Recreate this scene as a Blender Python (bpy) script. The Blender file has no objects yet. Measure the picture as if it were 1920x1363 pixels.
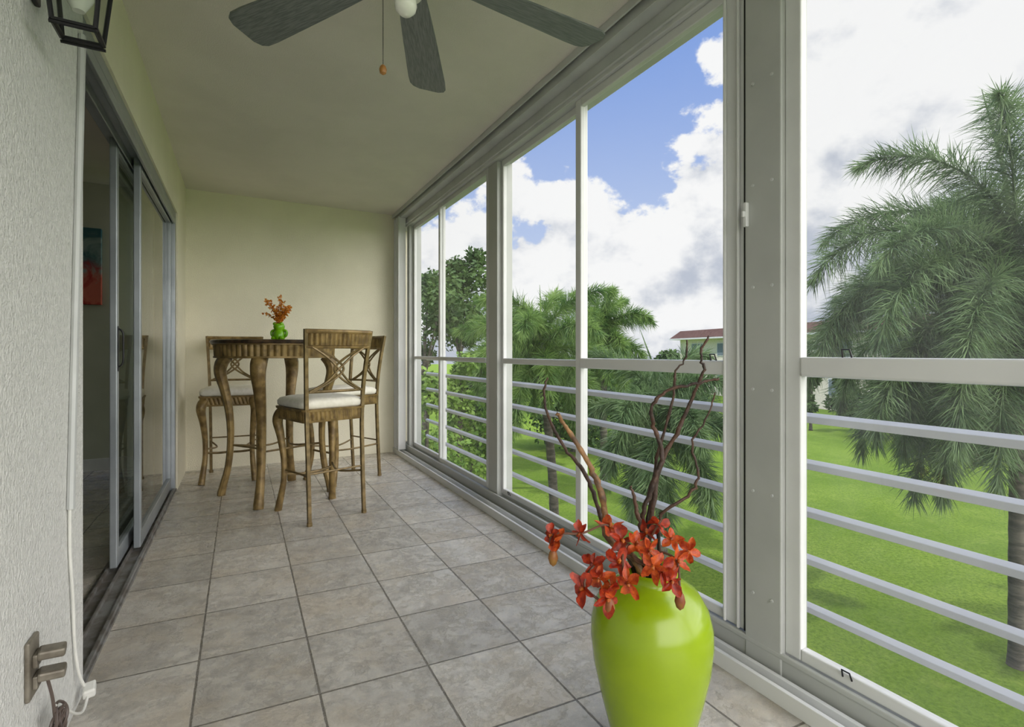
import bpy, math, random
from mathutils import Vector, Matrix
R=math.radians; PI=math.pi
SC=bpy.context.scene; C=SC.collection
rng=random.Random(7)
# ------------------------------------------------------------------ survey of the place
F=950.0; H=1.03; TH=math.atan(508/950.0); sT,cT=math.sin(TH),math.cos(TH)
def P(px,py,d):
    l=(px-960)/F*d
    return Vector((d*sT+l*cT, d*cT-l*sT, H+(660-py)/F*d))
# ------------------------------------------------------------------ mesh helper
class MB:
    def __init__(s): s.v=[]; s.f=[]
    def add(s,vs,fs):
        n=len(s.v); s.v.extend([tuple(v) for v in vs]); s.f.extend([tuple(i+n for i in f) for f in fs]); return s
    def box(s,x0,x1,y0,y1,z0,z1):
        return s.add([(x0,y0,z0),(x1,y0,z0),(x1,y1,z0),(x0,y1,z0),(x0,y0,z1),(x1,y0,z1),(x1,y1,z1),(x0,y1,z1)],
              [(0,3,2,1),(4,5,6,7),(0,1,5,4),(1,2,6,5),(2,3,7,6),(3,0,4,7)])
    def obox(s,c,ax,ay,az):
        c,ax,ay,az=map(Vector,(c,ax,ay,az))
        vs=[c+ax*i+ay*j+az*k for k in(-1,1) for (i,j) in((-1,-1),(1,-1),(1,1),(-1,1))]
        return s.add(vs,[(0,3,2,1),(4,5,6,7),(0,1,5,4),(1,2,6,5),(2,3,7,6),(3,0,4,7)])
    def tube(s,pts,rad,n=8,sx=1.0,up=None,rot=0.0):
        pts=[Vector(p) for p in pts]; m=len(pts)
        if not hasattr(rad,'__len__'): rad=[rad]*m
        t0=(pts[1]-pts[0]).normalized()
        u=Vector(up) if up else (Vector((0,0,1)) if abs(t0.z)<.9 else Vector((1,0,0)))
        u=(u-t0*u.dot(t0)).normalized(); vs=[]; fs=[]
        for i,p in enumerate(pts):
            t=(pts[min(i+1,m-1)]-pts[max(i-1,0)]).normalized()
            u=(u-t*u.dot(t)); u.normalize(); w=t.cross(u)
            for k in range(n):
                a=2*PI*k/n+rot
                vs.append(p+(u*math.cos(a)*sx+w*math.sin(a))*rad[i])
        for i in range(m-1):
            for k in range(n):
                k2=(k+1)%n
                fs.append((i*n+k,i*n+k2,(i+1)*n+k2,(i+1)*n+k))
        fs.append(tuple(range(n-1,-1,-1))); fs.append(tuple((m-1)*n+k for k in range(n)))
        return s.add(vs,fs)
    def lathe(s,prof,n=40,c=(0,0,0)):
        vs=[]; fs=[]; m=len(prof)
        for (r,z) in prof:
            for k in range(n):
                a=2*PI*k/n; vs.append((c[0]+r*math.cos(a),c[1]+r*math.sin(a),c[2]+z))
        for i in range(m-1):
            for k in range(n):
                k2=(k+1)%n; fs.append((i*n+k,i*n+k2,(i+1)*n+k2,(i+1)*n+k))
        if prof[0][0]>1e-5: fs.append(tuple(range(n-1,-1,-1)))
        if prof[-1][0]>1e-5: fs.append(tuple((m-1)*n+k for k in range(n)))
        return s.add(vs,fs)
    def loft(s,loops):
        n=len(loops[0]); vs=[p for L in loops for p in L]; fs=[]
        for i in range(len(loops)-1):
            for k in range(n):
                k2=(k+1)%n; fs.append((i*n+k,i*n+k2,(i+1)*n+k2,(i+1)*n+k))
        fs.append(tuple(range(n-1,-1,-1))); fs.append(tuple((len(loops)-1)*n+k for k in range(n)))
        return s.add(vs,fs)
    def build(s,name,m,parent=None,smooth=False,bevel=0,loc=None,sharp=40):
        me=bpy.data.meshes.new(name); me.from_pydata(s.v,[],s.f); me.update()
        if smooth:
            me.polygons.foreach_set('use_smooth',[True]*len(me.polygons))
            me.set_sharp_from_angle(angle=R(sharp))
        me.materials.append(m)
        o=bpy.data.objects.new(name,me); C.objects.link(o)
        if parent: o.parent=parent
        if loc: o.location=loc
        if bevel:
            b=o.modifiers.new('bevel','BEVEL'); b.width=bevel; b.segments=2; b.limit_method='ANGLE'
        return o
def spl(pts,k=6):
    pts=[Vector(p) for p in pts]; out=[]; n=len(pts)
    for i in range(n-1):
        p0=pts[max(i-1,0)];p1=pts[i];p2=pts[i+1];p3=pts[min(i+2,n-1)]
        for j in range(k):
            t=j/k
            out.append(.5*((2*p1)+(p2-p0)*t+(2*p0-5*p1+4*p2-p3)*t*t+(3*p1-p0-3*p2+p3)*t**3))
    out.append(pts[-1]); return out
def spr(vals,k=6):
    out=[]
    for i in range(len(vals)-1):
        for j in range(k): out.append(vals[i]+(vals[i+1]-vals[i])*j/k)
    return out+[vals[-1]]
def tag(o,label,cat,group=None,kind=None):
    o['label']=label; o['category']=cat
    if group: o['group']=group
    if kind: o['kind']=kind
    return o
def thing(name,label,cat,loc=(0,0,0),rz=0,group=None,kind=None):
    o=bpy.data.objects.new(name,None); C.objects.link(o); o.location=loc; o.rotation_euler=(0,0,rz); o.empty_display_size=.1
    return tag(o,label,cat,group,kind)
def dup(root,loc,rz,label,name=None):
    r=root.copy(); C.objects.link(r); r.location=loc; r.rotation_euler=(0,0,rz); r['label']=label
    for ch in list(root.children):
        c=ch.copy(); C.objects.link(c); c.parent=r
        for g in ch.children:
            d=g.copy(); C.objects.link(d); d.parent=c
    return r
# ------------------------------------------------------------------ materials
class NT:
    def __init__(s,nt): s.nt=nt
    def n(s,t,**kw):
        x=s.nt.nodes.new(t)
        for k,v in kw.items(): setattr(x,k,v)
        return x
    def l(s,a,b): s.nt.links.new(a,b)
    def put(s,sock,v):
        if hasattr(v,'links') or hasattr(v,'is_linked'): s.l(v,sock)
        else: sock.default_value=v
    def M(s,op,a,b=None,c=None):
        x=s.n('ShaderNodeMath',operation=op); s.put(x.inputs[0],a)
        if b is not None: s.put(x.inputs[1],b)
        if c is not None: s.put(x.inputs[2],c)
        return x.outputs[0]
    def mix(s,f,a,b):
        x=s.n('ShaderNodeMix',data_type='RGBA'); s.put(x.inputs[0],f)
        s.put(x.inputs[6],a if hasattr(a,'is_linked') else (*a[:3],1)); s.put(x.inputs[7],b if hasattr(b,'is_linked') else (*b[:3],1))
        return x.outputs[2]
    def ss(s,v,a,b,lo=0.,hi=1.):
        x=s.n('ShaderNodeMapRange',interpolation_type='SMOOTHSTEP'); s.put(x.inputs[0],v)
        x.inputs[1].default_value=a;x.inputs[2].default_value=b;x.inputs[3].default_value=lo;x.inputs[4].default_value=hi
        return x.outputs[0]
    def noise(s,vec,scale,detail=5,rough=.55,dist=0):
        x=s.n('ShaderNodeTexNoise'); x.inputs['Scale'].default_value=scale; x.inputs['Detail'].default_value=detail
        x.inputs['Roughness'].default_value=rough; x.inputs['Distortion'].default_value=dist
        if vec is not None: s.l(vec,x.inputs['Vector'])
        return x.outputs[0]
def srgb(r,g,b):
    f=lambda c:(c/12.92 if c<=.04045 else ((c+.055)/1.055)**2.4)
    return (f(r/255),f(g/255),f(b/255))
def newmat(name):
    m=bpy.data.materials.new(name); m.use_nodes=True; T=NT(m.node_tree)
    return m,T,m.node_tree.nodes['Principled BSDF'],m.node_tree.nodes['Material Output']
def mat(name,c,rough=.5,metal=0,c2=None,ns=8,bump=0,bs=60,spec=.5,stretch=None,lo=.35,hi=.65,bd=.01):
    m,T,B,O=newmat(name)
    tc=T.n('ShaderNodeTexCoord').outputs['Object']
    if stretch:
        mp=T.n('ShaderNodeMapping'); mp.inputs['Scale'].default_value=stretch; T.l(tc,mp.inputs[0]); v=mp.outputs[0]
    else: v=tc
    if c2 is None: c2=tuple(x*.86 for x in c)
    nz=T.noise(v,ns)
    T.l(T.mix(T.ss(nz,lo,hi),c,c2),B.inputs['Base Color'])
    B.inputs['Roughness'].default_value=rough; B.inputs['Metallic'].default_value=metal; B.inputs['Specular IOR Level'].default_value=spec
    if bump:
        b=T.n('ShaderNodeBump'); b.inputs['Strength'].default_value=bump; b.inputs['Distance'].default_value=bd
        T.l(T.noise(v,bs,4),b.inputs['Height']); T.l(b.outputs[0],B.inputs['Normal'])
    return m
def leafmat(name,c,c2,ns=2.5,tr=.3,rough=.45,spec=.5):
    m,T,B,O=newmat(name)
    tc=T.n('ShaderNodeTexCoord').outputs['Object']
    col=T.mix(T.ss(T.noise(tc,ns,6,.7),.35,.65),c,c2)
    T.l(col,B.inputs['Base Color']); B.inputs['Roughness'].default_value=rough; B.inputs['Specular IOR Level'].default_value=spec
    t=T.n('ShaderNodeBsdfTranslucent'); T.l(col,t.inputs[0])
    x=T.n('ShaderNodeMixShader'); x.inputs[0].default_value=tr
    T.l(B.outputs[0],x.inputs[1]); T.l(t.outputs[0],x.inputs[2]); T.l(x.outputs[0],O.inputs[0])
    return m
def glassmat(name,tint=(1,1,1),gloss=1.0,haze=0,hcol=(.8,.8,.8)):
    m,T,B,O=newmat(name)
    tr=T.n('ShaderNodeBsdfTransparent'); tr.inputs[0].default_value=(*tint,1)
    g=T.n('ShaderNodeBsdfGlossy'); g.inputs['Roughness'].default_value=.02
    lw=T.n('ShaderNodeLayerWeight'); lw.inputs[0].default_value=.5
    fr=T.M('ADD',T.M('MULTIPLY',T.M('POWER',lw.outputs['Facing'],5.0),.9),.045)
    x=T.n('ShaderNodeMixShader'); T.l(T.M('MULTIPLY',fr,gloss),x.inputs[0])
    T.l(tr.outputs[0],x.inputs[1]); T.l(g.outputs[0],x.inputs[2]); out=x.outputs[0]
    if haze:
        d=T.n('ShaderNodeBsdfTranslucent'); d.inputs[0].default_value=(*hcol,1)
        y=T.n('ShaderNodeMixShader')
        tc=T.n('ShaderNodeTexCoord').outputs['Object']
        T.l(T.ss(T.noise(tc,14,6),.3,.7,haze*.75,haze*1.25),y.inputs[0]); T.l(out,y.inputs[1]); T.l(d.outputs[0],y.inputs[2]); out=y.outputs[0]
    T.l(out,O.inputs[0]); return m
M={}
M['wall']=mat('cream_stucco',srgb(230,225,204),.85,c2=srgb(224,219,198),ns=2.5,bump=.4,bs=140,spec=.2)
M['wall_left']=mat('grey_white_stucco',srgb(222,222,218),.85,c2=srgb(210,210,206),ns=60,bump=.9,bs=110,spec=.2,bd=.010)
M['ceil']=mat('ceiling_paint',srgb(224,217,210),.9,c2=srgb(219,212,205),ns=3,bump=.4,bs=170,spec=.15)
M['inner']=mat('inner_wall',srgb(180,182,164),.9,c2=srgb(172,174,156),ns=2)
M['alu']=mat('white_aluminium',srgb(212,213,213),.4,0,c2=srgb(204,205,205),ns=3,spec=.5)
M['alu_grey']=mat('weathered_aluminium',srgb(196,198,197),.45,0,c2=srgb(186,188,187),ns=4,spec=.5)
M['alu_dark']=mat('grey_post_paint',srgb(178,180,177),.5,0,c2=srgb(170,172,169),ns=3)
M['door_alu']=mat('door_aluminium',srgb(158,164,168),.35,.45,c2=srgb(142,148,152),ns=4)
M['track']=mat('dirty_track',srgb(138,138,136),.5,.3,c2=srgb(104,98,92),ns=14)
M['dark']=mat('dark_groove',(.012,.012,.012),.7)
M['black']=mat('black_metal',(.016,.016,.018),.4,.4)
M['rail']=mat('rail_white',srgb(194,196,202),.4,c2=srgb(186,188,194),ns=4)
M['bronze']=mat('antique_bronze',srgb(148,124,76),.42,.2,c2=srgb(104,84,48),ns=16,bump=.15,bs=50)
M['bronze2']=mat('bronze_metal_rod',srgb(134,114,76),.4,.35,c2=srgb(102,86,54),ns=22)
M['stone']=mat('dark_stone_top',srgb(84,66,48),.3,c2=srgb(40,30,24),ns=22)
M['cushion']=mat('cream_fabric',srgb(236,232,220),.9,c2=srgb(226,222,208),ns=30,bump=.2,bs=300,spec=.1)
M['lime']=mat('lime_glaze',srgb(134,158,14),.22,c2=srgb(124,150,10),ns=4,spec=.55)
M['lime2']=mat('green_ceramic',srgb(118,178,20),.25,c2=srgb(100,160,14),ns=9)
M['orchid']=leafmat('orchid_petal',srgb(118,22,12),srgb(184,60,22),70,.2)
M['orchid2']=leafmat('orchid_petal_orange',srgb(154,42,17),srgb(208,96,36),70,.2)
M['lip']=leafmat('orchid_lip',srgb(206,110,34),srgb(90,18,11),60,.15)
M['bud']=mat('orchid_bud',srgb(140,100,40),.5,c2=srgb(120,60,30),ns=30)
M['stem']=mat('orchid_stem',srgb(96,62,44),.6)
M['bark']=mat('willow_bark',srgb(80,54,40),.6,c2=srgb(44,30,24),ns=18,bump=.5,bs=70)
M['bark2']=mat('pale_willow_bark',srgb(150,110,66),.55,c2=srgb(72,50,34),ns=22,bump=.5,bs=70)
M['twig']=mat('straw_twig',srgb(150,98,46),.6)
M['blade']=mat('grey_wood_blade',srgb(126,130,128),.5,c2=srgb(98,103,103),ns=6,stretch=(3,40,40))
M['fanwhite']=mat('fan_white',srgb(220,220,210),.4)
M['fangrey']=mat('fan_nickel',srgb(120,126,124),.35,.6)
M['globe']=mat('opal_globe',srgb(240,240,230),.2)
M['wood']=mat('wood_knob',srgb(150,104,50),.4)
M['plastic']=mat('white_plastic',srgb(226,226,220),.4)
M['outlet']=mat('aged_brass_plate',srgb(132,126,114),.45,.3,c2=srgb(104,97,86),ns=24)
M['wire']=mat('brown_wire',srgb(92,80,74),.4)
M['palm']=leafmat('palm_leaf',srgb(60,86,48),srgb(122,146,98),2.6,.36,.5,.35)
M['palm_b']=leafmat('palm_leaf_bright',srgb(62,98,38),srgb(128,156,80),2.6,.36,.5,.35)
M['tree']=leafmat('tree_leaf',srgb(46,70,34),srgb(80,104,52),.8,.25,.6,.2)
M['shrub']=leafmat('shrub_leaf',srgb(74,110,42),srgb(132,160,74),1.6,.3,.6,.2)
M['hedge']=leafmat('hedge_leaf',srgb(38,62,28),srgb(70,96,48),1.2,.2,.6,.2)
M['trunk']=mat('palm_trunk',srgb(92,86,76),.85,c2=srgb(58,54,46),ns=5,bump=.6,bs=14,stretch=(1,1,4))
M['shaft']=mat('palm_crownshaft',srgb(92,114,74),.5,c2=srgb(74,92,58),ns=4)
M['flowerstalk']=leafmat('palm_flower',srgb(104,102,52),srgb(78,90,44),5,.2)
M['bwall']=mat('cream_facade',srgb(212,205,190),.9)
M['broof']=mat('red_brown_roof',srgb(98,76,70),.9,c2=srgb(84,64,59),ns=3,stretch=(3,1,1),spec=.05)
M['bwin']=mat('blue_window',srgb(112,124,134),.6,spec=.2)
M['bfascia']=mat('white_fascia',srgb(206,206,208),.7)
M['clear']=glassmat('clear_pane',(.985,.99,.99),.5,.010,(.9,.92,.95))
M['screen']=glassmat('screened_pane',(.95,.955,.955),.5,.03,(.92,.92,.92))
M['doorglass']=glassmat('tinted_door_pane',(.50,.56,.52),1.4)
M['lampglass']=glassmat('lantern_pane',(.8,.83,.8),1.0)
# floor tiles
m,T,B,O=newmat('slate_look_tile'); M['tile']=m
tc=T.n('ShaderNodeTexCoord').outputs['Object']; sp=T.n('ShaderNodeSeparateXYZ'); T.l(tc,sp.inputs[0])
PX,PY,OX,OY=.333,.345,.209,1.945
yy=T.M('ADD',sp.outputs[1],T.M('MULTIPLY',T.M('SUBTRACT',sp.outputs[0],.54),.06))
fx=T.M('DIVIDE',T.M('SUBTRACT',sp.outputs[0],OX),PX); fy=T.M('DIVIDE',T.M('SUBTRACT',yy,OY),PY)
ex=T.M('MULTIPLY',T.M('PINGPONG',fx,.5),PX); ey=T.M('MULTIPLY',T.M('PINGPONG',fy,.5),PY)
e=T.M('MINIMUM',ex,ey); e=T.M('ADD',e,T.M('MULTIPLY',T.M('SUBTRACT',T.noise(tc,40,3),.5),.003))
mask=T.ss(e,.002,.0045)
cx=T.M('FLOOR',fx); cy=T.M('FLOOR',fy)
cb=T.n('ShaderNodeCombineXYZ'); T.l(cx,cb.inputs[0]); T.l(cy,cb.inputs[1])
wn=T.n('ShaderNodeTexWhiteNoise',noise_dimensions='3D'); T.l(cb.outputs[0],wn.inputs[0])
vs=T.n('ShaderNodeVectorMath',operation='MULTIPLY_ADD'); T.l(cb.outputs[0],vs.inputs[0]); vs.inputs[1].default_value=(3.7,5.3,1); T.l(tc,vs.inputs[2])
n1=T.noise(vs.outputs[0],8,14,.8,.0); n2=T.noise(vs.outputs[0],30,12,.75,.0); n3=T.noise(vs.outputs[0],2.6,8,.65)
rdg=T.M('ABSOLUTE',T.M('SUBTRACT',T.noise(vs.outputs[0],5,12,.75,.2),.5))
col=T.mix(T.ss(n1,.38,.62),srgb(194,190,182),srgb(162,157,149))
col=T.mix(T.M('MULTIPLY',T.ss(n2,.46,.64),.4),col,srgb(206,198,182))
col=T.mix(T.M('MULTIPLY',T.ss(n3,.46,.62),.42),col,srgb(180,167,147))
col=T.mix(T.ss(rdg,.0,.012,.15,0.),col,srgb(131,126,118))
hv=T.n('ShaderNodeHueSaturation'); T.l(T.M('ADD',T.M('MULTIPLY',wn.outputs[0],.28),.87),hv.inputs['Value']); T.l(col,hv.inputs['Color'])
T.l(T.mix(mask,srgb(112,107,99),hv.outputs[0]),B.inputs['Base Color'])
T.l(T.ss(n1,.3,.7,.18,.36),B.inputs['Roughness']); B.inputs['Specular IOR Level'].default_value=.7
bp=T.n('ShaderNodeBump'); bp.inputs['Strength'].default_value=.5; bp.inputs['Distance'].default_value=.005
T.l(T.M('ADD',T.M('ADD',mask,T.M('MULTIPLY',n1,1.0)),T.ss(rdg,0.,.03,0.,.3)),bp.inputs['Height']); T.l(bp.outputs[0],B.inputs['Normal'])
# lawn
m,T,B,O=newmat('mown_grass'); M['grass']=m
tc=T.n('ShaderNodeTexCoord').outputs['Object']
c1=T.mix(T.ss(T.noise(tc,.28,7,.65),.38,.62),srgb(128,154,60),srgb(106,134,48))
c2=T.mix(T.M('MULTIPLY',T.ss(T.noise(tc,16,12,.85),.42,.60),.85),c1,srgb(78,106,34))
c2=T.mix(T.M('MULTIPLY',T.ss(T.noise(tc,2.6,10,.8),.48,.7),.35),c2,srgb(148,164,82))
T.l(c2,B.inputs['Base Color']); B.inputs['Roughness'].default_value=.95; B.inputs['Specular IOR Level'].default_value=.05
bp=T.n('ShaderNodeBump'); bp.inputs['Strength'].default_value=.9; bp.inputs['Distance'].default_value=.06
T.l(T.noise(tc,28,10,.85),bp.inputs['Height']); T.l(bp.outputs[0],B.inputs['Normal'])
# painting
m,T,B,O=newmat('abstract_canvas'); M['paint']=m
tc=T.n('ShaderNodeTexCoord').outputs['Object']; sp=T.n('ShaderNodeSeparateXYZ'); T.l(tc,sp.inputs[0])
n=T.noise(tc,4,5,.6,1.5)
h=T.M('ADD',T.M('MULTIPLY',sp.outputs[2],1.6),T.M('MULTIPLY',T.M('SUBTRACT',n,.5),.9))
a=T.mix(T.ss(n,.4,.6),srgb(28,84,92),srgb(120,140,136))
b=T.mix(T.ss(n,.4,.6),srgb(160,32,30),srgb(190,96,76))
T.l(T.mix(T.ss(h,-.15,.1),b,a),B.inputs['Base Color'])
# ------------------------------------------------------------------ setting
XW=-.42; YB=5.184; ZC=2.44
def S(o,label,cat): return tag(o,label,cat,kind='structure')
S(MB().box(-.57,1.58,-1.2,5.3,-.22,0).build('floor',M['tile']),'square beige grey stone look tiled porch floor','floor')
S(MB().box(-.57,1.62,-1.2,5.3,ZC,ZC+.14).build('ceiling',M['ceil']),'plain cream painted porch ceiling','ceiling')
S(MB().box(-.57,1.62,YB,5.32,-.2,ZC+.1).build('wall_back',M['wall']),'cream painted end wall behind the bar table','wall')
S(MB().box(-.57,XW,-1.2,1.955,0,ZC).build('wall_left',M['wall_left']),'grey white stucco wall beside the sliding door with lantern and outlet','wall')
S(MB().box(-.57,XW,4.53,YB,0,ZC).box(-.57,XW,1.955,4.53,2.07,ZC).build('wall_lintel',M['wall']),'cream wall above and beyond the sliding door','wall')
# room behind the sliding door
S(MB().box(-3.6,-.57,1.0,5.7,-.2,0).build('floor_inner',M['tile']),'tiled floor of the dim room behind the sliding door','floor')
S(MB().box(-3.6,-.57,1.0,5.7,2.5,2.6).build('ceiling_inner',M['ceil']),'ceiling of the dim room behind the sliding door','ceiling')
S(MB().box(-3.6,-.57,5.6,5.7,0,2.5).build('wall_inner_back',M['inner']),'grey green end wall of the dim inner room with the painting','wall')
S(MB().box(-3.7,-3.6,1.0,5.7,0,2.5).box(-3.6,-.57,.9,1.0,0,2.5).build('wall_inner_left',M['inner']),'far walls of the dim inner room','wall')
S(MB().box(-3.6,-.57,5.58,5.6,0,.1).build('baseboard_inner',M['alu']),'white baseboard in the inner room','baseboard')
pt=tag(MB().box(-.33,.33,-.02,.02,-.33,.33).build('wall_painting',M['paint'],bevel=.004,loc=(-1.40,5.578,1.77)),'teal and red abstract canvas hung on the inner room wall','painting')
# sliding door
d=thing('door_1','grey aluminium sliding glass door in the left wall','door',(0,0,0),kind='structure')
MB().box(-.555,-.43,1.955,2.0,0,2.07).box(-.555,-.43,4.47,4.53,0,2.07).box(-.555,-.43,2.0,4.47,2.02,2.07).box(-.50,-.492,2.0,4.47,1.98,2.02).box(-.445,-.43,2.0,4.47,1.98,2.02).build('door_frame',M['door_alu'],d,bevel=.003)
MB().box(-.57,-.425,1.955,4.53,0,.012).box(-.55,-.54,1.96,4.5,.012,.03).box(-.497,-.49,1.96,4.5,.012,.03).box(-.443,-.432,1.96,4.5,.012,.026).build('door_track',M['track'],d)
def slider(x0,x1,y0,y1,hand):
    f=MB(); st=.042
    f.box(x0,x1,y0,y0+st,.03,2.03).box(x0,x1,y1-st,y1,.03,2.03).box(x0,x1,y0+st,y1-st,.03,.11).box(x0,x1,y0+st,y1-st,1.97,2.03)
    o=f.build('sliding_panel',M['door_alu'],d,bevel=.004)
    xm=(x0+x1)/2
    MB().add([(xm,y0+st,.11),(xm,y1-st,.11),(xm,y1-st,1.97),(xm,y0+st,1.97)],[(0,1,2,3)]).build('pane',M['doorglass'],o)
    if hand:
        h=MB(); h.tube(spl([(x1,y0+.02,.96),(x1+.018,y0+.02,.98),(x1+.02,y0+.02,1.05),(x1+.018,y0+.02,1.12),(x1,y0+.02,1.14)]),.004,8)
        h.box(x1-.001,x1+.003,y0+.01,y0+.032,.94,1.15)
        h.build('handle',M['black'],o,smooth=True)
slider(-.535,-.506,2.93,4.05,True); slider(-.483,-.453,3.18,4.47,False)
# ------------------------------------------------------------------ window wall (x about 1.5)
ZT,ZB=2.29,.116
tr=S(MB().box(1.465,1.60,-1.2,YB,ZT,ZC).box(1.455,1.47,-1.2,YB,ZT+.02,ZT+.032).build('trim_1',M['alu_grey'],bevel=.004),'white header beam over the windows','header')
o=S(MB().box(1.372,1.382,-1.2,YB,2.405,ZC).box(1.402,1.465,-1.2,YB,2.375,ZC).build('trim_2',M['alu_grey'],bevel=.002),'shutter track along the ceiling edge above the windows','track')
MB().box(1.382,1.402,-1.2,YB,2.425,2.435).build('groove',M['dark'],o)
S(MB().box(1.47,1.60,-1.2,YB,0,.082).box(1.465,1.48,-1.2,YB,.082,.1).box(1.52,1.535,-1.2,YB,.082,.1).build('trim_3',M['alu_dark'],bevel=.004),'grey window sill frame along the floor','sill')
o=S(MB().box(1.38,1.395,-1.2,YB,0,.05).box(1.435,1.45,-1.2,YB,0,.045).box(1.395,1.435,-1.2,YB,0,.022).build('trim_4',M['alu'],bevel=.002),'white shutter track curb along the tile edge','track')
sc=MB()
y=-.2
while y<5:
    sc.lathe([(.006,0),(.005,.002),(.0,.0025)],8,(1.415,y,.022)); y+=.22
sc.build('screw',M['track'],o)
def post(n,x0,y0,y1,label,scr):
    o=S(MB().box(x0,1.60,y0,y1,.0,ZT).build('trim_%d'%n,M['alu_dark'],bevel=.004),label,'window post')
    if scr:
        z=.25
        while z<2.25:
            for yy in (y0+.03,y1-.03):
                s=MB(); s.add([],[]); s.tube([(x0,yy,z),(x0-.003,yy,z)],.005,8); s.build('screw',M['alu_grey'],o)
            z+=.33
    return o
p5=post(5,1.466,.985,1.112,'wide grey screwed post between the two nearest windows',True)
MB().box(1.482,1.50,1.114,1.128,.1,ZT).build('channel',M['dark'],p5)
h=MB(); h.box(1.452,1.466,1.096,1.110,1.44,1.52).box(1.44,1.453,1.098,1.108,1.47,1.49); h.build('latch',M['alu'],p5,bevel=.003)
post(6,1.485,2.985,3.12,'grey post between the second and third windows from the far end',False)
post(7,1.475,4.925,5.0,'grey post beside the folded shutter',False)
def window(n,y0,y1,x0,x1,st,m0,m1,fm,pm,label,latches=(),bot=.035,st0=None):
    w=thing('window_%d'%n,label,'window',kind='structure'); st0=st0 or st
    f=MB(); f.box(x0,x1,y0,y0+st0,.1,ZT).box(x0,x1,y1-st,y1,.1,ZT).box(x0,x1,y0+st0,y1-st,.1,.1+bot).box(x0,x1,y0+st0,y1-st,ZT-.04,ZT)
    if st0>st: f.box(x0-.012,x0,y0+.012,y0+.022,.1,ZT).box(x0-.012,x0,y0+st0-.012,y0+st0-.002,.1,ZT)
    f.build('window_frame',fm,w,bevel=.004)
    MB().box(x0-.006,x1,y0+st0,y1-st,m0,m1).build('mid_rail',fm,w,bevel=.006)
    xm=(x0+x1)/2
    for (a_,b_) in ((m1,ZT-.04),(.1+bot,m0)):
        MB().add([(xm,y0+st0,a_),(xm,y1-st,a_),(xm,y1-st,b_),(xm,y0+st0,b_)],[(0,1,2,3)]).build('pane',pm,w)
    for (yy,z) in latches:
        MB().tube([(x0-.004,yy-.012,z),(x0-.012,yy-.01,z+.022),(x0-.012,yy+.01,z+.022),(x0-.004,yy+.012,z)],.0025,6).build('latch',M['black'],w)
    return w
window(1,4.08,4.925,1.515,1.54,.035,.96,.99,M['alu'],M['clear'],'narrowest looking window at the far end beside the folded shutter')
window(2,3.12,4.11,1.485,1.51,.035,.96,.99,M['alu_grey'],M['clear'],'second window from the far end')
window(3,2.07,2.985,1.515,1.54,.03,.955,.99,M['alu'],M['clear'],'white framed middle window showing the palms',[(2.86,.115)])
window(4,1.13,2.10,1.485,1.512,.045,.95,1.0,M['alu'],M['clear'],'window behind the twig arrangement',[(1.25,1.0)],st0=.078)
window(5,-.05,.985,1.485,1.515,.05,.957,1.015,M['alu'],M['screen'],'nearest screened window with the large palm outside',[(.80,1.015),(.80,.125)])
window(6,-1.15,-.09,1.515,1.54,.05,.945,1.015,M['alu_grey'],M['screen'],'window beside the camera outside the view')
# folded accordion shutter
s=thing('accordion_shutter','white accordion storm shutter folded into the far window corner','shutter',(1.42,5.08,.05))
for k in range(6):
    y=-.085+k*.034; sg=1 if k%2 else -1
    MB().obox((0,y,1.17),(.036,.010*sg,0),(-.0012*sg,.004,0),(0,0,1.165)).build('shutter_blade',M['alu'],s)
MB().box(-.04,-.03,-.102,-.09,0,2.33).build('lock_bar',M['alu_grey'],s)
# railing outside
r=thing('balcony_railing','white horizontal bar balcony railing outside the windows','railing',(1.75,0,-.15))
for z in (.138,.305,.47,.637,.80,.96):
    MB().obox((0,1.95,z+.15),(.010,0,.006),(0,3.25,0),(-.006,0,.0125)).build('rail',M['rail'],r,bevel=.002)
for y in (-1.1,1.215,3.62,4.745):
    MB().box(.012,.045,y-.02,y+.02,0,1.13).build('post',M['rail'],r)
S(MB().box(1.58,1.82,-1.3,5.32,-.25,-.15).build('balcony_slab',M['bfascia']),'concrete slab edge under the railing','slab')
# ------------------------------------------------------------------ ceiling fan
f=thing('ceiling_fan','grey wooden bladed ceiling fan with pull chain at top of view','ceiling fan',(.418,1.43,ZC))
MB().lathe([(.065,-.05),(.07,-.02),(.07,0)],32).build('canopy',M['fangrey'],f,smooth=True)
MB().lathe([(.012,-.2),(.012,-.04)],16).build('downrod',M['fangrey'],f,smooth=True)
MB().lathe([(.05,-.272),(.095,-.265),(.1,-.22),(.08,-.18),(.03,-.165)],36).build('motor_housing',M['fangrey'],f,smooth=True)
for ang in (3.5,66,125,184,244,304):
    a=R(ang)
    bl=MB(); pit=math.tan(R(11)); ring=[]
    out=[(.085,.036),(.11,.042),(.2,.050),(.35,.060),(.5,.068),(.63,.075),(.68,.074),(.702,.064),(.715,.040)]
    outl=[(r_,w) for r_,w in out]+[(r_,-w) for r_,w in reversed(out)]
    lo=[];hi=[]
    for (r_,w) in outl:
        lo.append((r_,w,-.290+w*pit)); hi.append((r_,w,-.283+w*pit))
    bl.loft([lo,hi])
    b=bl.build('blade',M['blade'],f); b.rotation_euler=(0,0,a)
    br=MB().box(.08,.2,-.014,.014,-.281,-.272).build('blade_bracket',M['fangrey'],b)
MB().lathe([(.02,-.385),(.048,-.38),(.055,-.34),(.05,-.272)],28).build('switch_housing',M['fanwhite'],f,smooth=True)
MB().lathe([(.0,-.442),(.016,-.439),(.028,-.428),(.032,-.414),(.03,-.397),(.02,-.383)],24).build('globe',M['globe'],f,smooth=True)
ch=MB()
for k in range(58): ch.lathe([(0,-.0018),(.0018,0),(0,.0018)],6,(-.058,.030,-.345-k*.0042))
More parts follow.
